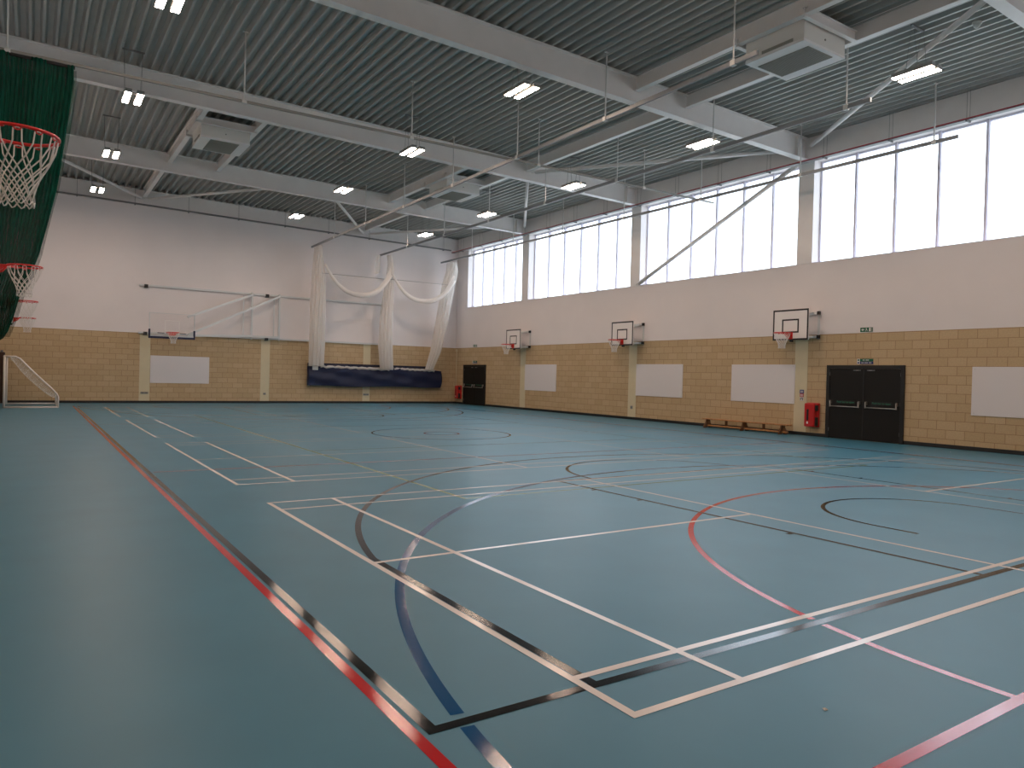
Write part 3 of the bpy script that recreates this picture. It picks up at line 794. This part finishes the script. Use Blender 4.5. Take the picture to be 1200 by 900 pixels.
# ================================================================ FIVE-A-SIDE GOAL (far left)
ya, yb = 28.1, 31.1; gx0, gx1 = -3.06, -1.47
root = tag(empty('football_goal', (gx0, ya, 0)), 'white five-a-side goal turned to the left wall beside the far wall', 'goal')
sidep = [(gx0, 1.80), (-2.75, 1.80), (-2.62, 1.73), (-2.45, 1.53), (-2.2, 1.25), (-1.9, .93), (-1.62, .64), (-1.51, .50), (gx1, .40), (gx1, .03)]
def gl(x, y, z): return (x - gx0, y - ya, z)
for y in (ya, yb):
    mb = MB(); mb.tube([gl(gx0, y, 0), gl(gx0, y, 1.80)], .035, 10); mb.build('goal_post', 'goal', root)
    mb = MB(); mb.tube([gl(x, y, z) for x, z in sidep], .028, 8); mb.tube([gl(gx0, y, .03), gl(gx1, y, .03)], .030, 8); mb.build('side_frame', 'goal', root)
mb = MB(); mb.tube([gl(gx0, ya, 1.80), gl(gx0, yb, 1.80)], .042, 10); mb.build('crossbar', 'goal', root)
mb = MB(); mb.tube([gl(gx1, ya, .03), gl(gx1, yb, .03)], .028, 8); mb.build('ground_bar', 'goal', root)
def gnet(u, v):
    # along the sloping frame (v) and across the goal (u), sagging between the sides
    L = [(-2.9, 1.79)] + sidep[1:]
    t = v * (len(L) - 1); i = min(int(t), len(L) - 2); f = t - i
    x = L[i][0] * (1 - f) + L[i + 1][0] * f; z = L[i][1] * (1 - f) + L[i + 1][1] * f
    sag = math.sin(PI * u) * math.sin(PI * min(1, v * 1.1))
    sag = max(0, sag) ** .5
    return gl(x - .17 * sag, ya + (yb - ya) * u, max(.02, z - .24 * sag))
mb = MB(); mb.grid(gnet, 24, 18); mb.build('goal_net', 'goalnet', root)
mb = MB()
for k in range(1, 24): mb.tube([gnet(k / 24, j / 18) for j in range(19)], .0016, 3)
for k in range(1, 18): mb.tube([gnet(j / 24, k / 18) for j in range(25)], .0016, 3)
mb.build('net_cords', 'cord', root)
# padded post parked behind the goal
root = tag(empty('padded_post', (-3.23, 31.6, 0)), 'dark brown padded post standing left of the goal', 'post')
mb = MB(); mb.box(-.10, .10, -.10, .10, .03, 1.98); mb.build('padding', 'post', root, bevel=.03)
mb = MB(); mb.box(-.16, .16, -.16, .16, 0, .03); mb.build('base_plate', 'dark', root)
mb = MB(); mb.tube([(0, 0, 1.98), (0, 0, 2.06)], .045, 12); mb.build('pole_end', 'dark', root)

# ================================================================ GREEN DIVIDER CURTAIN
EDGE = [(7.46, -1.70), (7.15, -1.70), (6.0, -1.82), (5.0, -1.94), (4.3, -2.08), (3.65, -2.22), (3.2, -2.36), (2.9, -2.50), (2.45, -2.60), (2.05, -2.72), (1.88, -2.95)]
def edge(z):
    for (za, xa), (zb, xb) in zip(EDGE, EDGE[1:]):
        if zb <= z <= za: return xa + (xb - xa) * (za - z) / (za - zb)
    return EDGE[0][1] if z > EDGE[0][0] else EDGE[-1][1]
root = tag(empty('divider_curtain', (XL, 14.45, 0)), 'dark green net divider curtain gathered at the left wall', 'curtain')
def cur(u, v):
    z = 7.45 - v * (7.45 - 1.88); xl = XL + .06; xr = edge(z)
    g = .5 + .5 * (xr - xl) / 1.7
    return (xl + (xr - xl) * u - XL, .022 * math.sin(2 * PI * 22 * u + .6 * math.sin(5 * v)) * (1.25 - .4 * g) + .06 * math.sin(17 * u + 2 * v), z)
mb = MB(); mb.grid(cur, 260, 40); mb.build('net_sheet', 'curtain', root)
def cur2(u, v):
    z = 7.40 - v * (7.40 - 2.05); xr = edge(z)
    return (xr - .12 + u * (.12 + .05 + .02 * math.sin(9 * v)) - XL, .06 * math.sin(2 * PI * 1.5 * u) + .05, z)
mb = MB(); mb.grid(cur2, 14, 40); mb.build('loose_edge', 'curtain2', root)
mb = MB(); mb.bar((.05, 0, 7.425), (1.72, 0, 7.425), .05, .05); mb.build('header_tape', 'black', root)

# ================================================================ PRACTICE NETS AT THE FAR END
def bundle(stations, label, lobes=11, seed=0):
    # stations: (z, cx, cy, rx, ry)
    rnd = random.Random(seed)
    ph = [rnd.random() * 6.28 for _ in range(4)]
    z0 = stations[0][0]
    root = tag(empty('practice_net', (stations[0][1], stations[0][2], 0)), label, 'net', 'gathered practice nets')
    def at(v):
        z = z0 + (stations[-1][0] - z0) * v
        for a, b in zip(stations, stations[1:]):
            if b[0] <= z <= a[0]:
                t = (a[0] - z) / (a[0] - b[0]); return [p + (q - p) * t for p, q in zip(a, b)]
        return list(stations[-1])
    ox, oy = stations[0][1], stations[0][2]
    for scale, nm in ((1., 'outer_folds'), (.55, 'inner_folds')):
        def fn(u, v):
            z, cx, cy, rx, ry = at(v); a = 2 * PI * u
            k = scale * (1 + .10 * math.sin(lobes * a + ph[0]) + .05 * math.sin((2 * lobes + 3) * a + ph[1] + v * 2))
            return (cx - ox + rx * k * math.cos(a), cy - oy + ry * k * math.sin(a), z)
        mb = MB(); mb.grid(fn, 108, 30, closed_u=True); mb.build(nm, 'net', root)
    return root
n1 = bundle([(7.43, 8.86, 31.1, .05, .50), (7.0, 8.89, 31.15, .14, .48), (6.2, 8.96, 31.25, .27, .42), (4.5, 9.0, 31.4, .32, .36), (2.9, 9.05, 31.55, .34, .30), (1.80, 9.12, 31.78, .34, .2)],
       'tall gathered white practice net, leftmost of three on the far wall', seed=1)
n2 = bundle([(7.43, 12.46, 31.1, .05, .22), (7.0, 12.56, 31.1, .11, .25), (6.2, 12.56, 31.15, .18, .28), (4.5, 12.5, 31.35, .29, .3), (2.9, 12.58, 31.55, .33, .28), (1.72, 12.76, 31.72, .32, .2)],
       'tall gathered white practice net, middle of three on the far wall', seed=2)
n3 = bundle([(7.43, 16.0, 31.1, .12, .42), (7.0, 16.05, 31.1, .25, .4), (6.3, 15.88, 31.15, .30, .36), (4.4, 15.62, 31.3, .30, .30), (2.75, 15.4, 31.5, .26, .26), (1.78, 15.15, 31.72, .20, .18)],
       'tall gathered white practice net, rightmost of three by the windows', seed=3)
mb = MB(); mb.grid(lambda u, v: (-.60 + .26 * u - .02 * v, .25 + .02 * math.sin(9 * u), 7.42 - v * (.98 - .1 * u)), 8, 8); mb.build('loose_strip', 'net', n2)
def swag(xa, xb, za, zb, zm, ytop, label):
    root = tag(empty('net_swag', (xa, 30.72, 0)), label, 'net', 'sagging roof nets')
    def c(t):
        x = xa + (xb - xa) * t; s = (2 * t - 1)
        zc = za + (zb - za) * t
        return Vector((x - xa, .05 * math.sin(7 * t), zc - (((za + zb) / 2) - zm) * (1 - abs(s) ** 2.3)))
    pts = [c(i / 30) for i in range(31)]
    rr = [.05 + .05 * math.sin(PI * i / 30) + .045 * (i / 30) for i in range(31)]
    mb = MB(); mb.tube(pts, rr, 10); mb.build('gathered_edge', 'netband', root)
    def sheet(u, v):
        p = c(u); zt = ytop
        if zt < p.z: zt = p.z + .01
        return (p.x, p.y + .1 * math.sin(3 * PI * v) * (1 - v) + .12 * v, p.z + (zt - p.z) * v)
    mb = MB(); mb.grid(sheet, 30, 10); mb.build('net_panel', 'netthin', root)
    # fan of net rising to the right-hand bundle
    def fan(u, v):
        t = .62 + .38 * u; p = c(t)
        return (p.x, p.y - .05 + .03 * math.sin(9 * v), p.z - .05 + v * (.06 + .42 * u ** 1.3))
    mb = MB(); mb.grid(fan, 14, 6); mb.build('fan_fold', 'netband', root)
    mb = MB(); mb.tube([(-.1, .12, ytop), (xb - xa + .1, .12, ytop + .02)], .010, 6); mb.build('support_cord', 'wire', root)
swag(9.08, 12.42, 6.58, 6.38, 5.27, 6.16, 'white net sagging between the left and middle practice nets')
swag(12.52, 15.98, 6.40, 6.44, 5.24, 6.20, 'white net sagging between the middle and right practice nets')
# blue storage cover
px0, px1 = 8.85, 16.02
root = tag(empty('net_storage_cover', ((px0 + px1) / 2, YF, 0)), 'long navy blue vinyl cover hung on the far wall holding net ends', 'cover')
mx = (px0 + px1) / 2
mb = MB(); mb.box(px0 - mx, px1 - mx - .75, -.16, -.012, 1.84, 1.96)
mb.box(px0 - mx, px0 - mx + .14, -.2, -.02, .86, 1.96); mb.build('header_strip', 'navyd', root)
def front(u, v):
    x = px0 + .0 + (px1 - px0) * u - mx
    z = 1.80 - .95 * v + (1 - v) * (.05 * math.sin(5 * u) - .10 * max(0, u - .85) / .15 * 0) + (1 - v) * .03 * math.sin(23 * u)
    z += v * .02 * math.sin(11 * u + 1)
    y = -.27 - .02 * math.sin(PI * min(1, v * 1.05)) - .018 * math.sin(31 * u + 5 * v) * math.sin(PI * v) - .02 * math.sin(13 * u - 9 * v)
    return (x, y, z)
mb = MB(); mb.grid(front, 120, 16)
mb.grid(lambda u, v: (front(u, 1)[0], front(u, 1)[1] * (1 - v) - .03 * v, front(u, 1)[2]), 120, 2)
for e in (0, 1): mb.grid(lambda u, v, e=e: (front(e, v)[0] + (.05 if e else -.05) * math.sin(PI * u), front(e, v)[1] * (1 - u) - .03 * u, front(e, v)[2]), 6, 16)
mb.build('front_sheet', 'navy', root)['label'] = 'navy blue front sheet'
def flap(u, v):
    return (px1 - mx - .02 + .12 * math.sin(PI * v) * (.4 + .6 * u), -.34 + .22 * u, 1.62 - .72 * v)
mb = MB(); mb.grid(flap, 6, 12); mb.build('end_flap', 'navyd', root)
mb = MB()
for a, b, r in ((px0 + .55, px1 - 3.0, .075), (px1 - 2.9, px1 - .4, .065)):
    mb.tube([(a - mx + (b - a) * i / 24, -.24 + .02 * math.sin(i * 1.7), 1.79 + .02 * math.sin(i * 2.3) - .05 * i / 24) for i in range(25)], r, 8)
mb.build('stored_net', 'netband', root)['label'] = 'white net stored behind the sheet'
for x in (px0 + 1.95, px0 + 4.2, px1 - 1.9):
    mb = MB(); mb.box(x - mx - .03, x - mx + .03, -.26, -.14, 1.70, 1.90); mb.build('strap', 'navyd', root)
mb = MB(); mb.box(px0 - mx + .14, px0 - mx + .42, -.335, -.325, 1.62, 1.86); mb.build('label_tag', 'swhite', root)

# ================================================================ SMALL THINGS
root = tag(empty('ceiling_sensor', (13.48, 4.71, deck_z(13.48))), 'small round sensor on the roof deck near the top right', 'sensor')
mb = MB(); mb.tube([(0, 0, 0), (0, 0, -.04)], .09, 16); mb.build('base', 'wht', root)
mb = MB(); mb.tube([(0, 0, -.04), (0, 0, -.09), (0, 0, -.12)], [.07, .06, .03], 16); mb.build('head', 'wht', root)
for x, y, l in ((.822, -.423, 'tiny white paper scrap on the floor near the viewer'), (15.97, 6.12, 'tiny white paper scrap on the floor right of the double doors')):
    mb = MB(); mb.add([(-.012, -.006, .001), (.008, -.012, .004), (.014, .006, .001), (-.006, .011, .006), (0, 0, .012)], [(0, 1, 4), (1, 2, 4), (2, 3, 4), (3, 0, 4), (3, 2, 1, 0)])
    o = mb.build('paper_scrap', 'swhite'); o.location = (x, y, .0); tag(o, l, 'scrap')
# ground outside the windows
mb = MB(); mb.quad((XR + .5, -60, -.2), (120, -60, -.2), (120, 90, -.2), (XR + .5, 90, -.2))
tag(mb.build('outside_ground', 'outside'), 'open ground outside the window wall', 'ground', kind='structure')

# ================================================================ LIGHT
w = bpy.data.worlds.new('sky'); sc.world = w; w.use_nodes = True; nt = w.node_tree
bg = nt.nodes['Background']; bg.inputs['Color'].default_value = (.82, .91, 1., 1); bg.inputs['Strength'].default_value = 3.7
sc.view_settings.view_transform = 'Standard'; sc.view_settings.look = 'None'
sc.view_settings.exposure = .26; sc.view_settings.gamma = 1.; sc.view_settings.use_curve_mapping = False

# ================================================================ CAMERA
yaw, pitch, roll, F = .587847, -.010207, .02546, 848.29
f = Vector((math.sin(yaw) * math.cos(pitch), math.cos(yaw) * math.cos(pitch), math.sin(pitch)))
r = Vector((math.cos(yaw), -math.sin(yaw), 0)); u = r.cross(f)
c, s = math.cos(roll), math.sin(roll); r2 = c * r + s * u; u2 = c * u - s * r
cam = bpy.data.cameras.new('camera'); cam.sensor_fit = 'HORIZONTAL'; cam.sensor_width = 36; cam.lens = 36 * F / 1200; cam.clip_end = 300
co = bpy.data.objects.new('camera', cam); COL.objects.link(co)
m = Matrix((r2, u2, -f)).transposed().to_4x4(); m.translation = Vector((-2.33169, -2.41602, 1.53798)); co.matrix_world = m
sc.camera = co
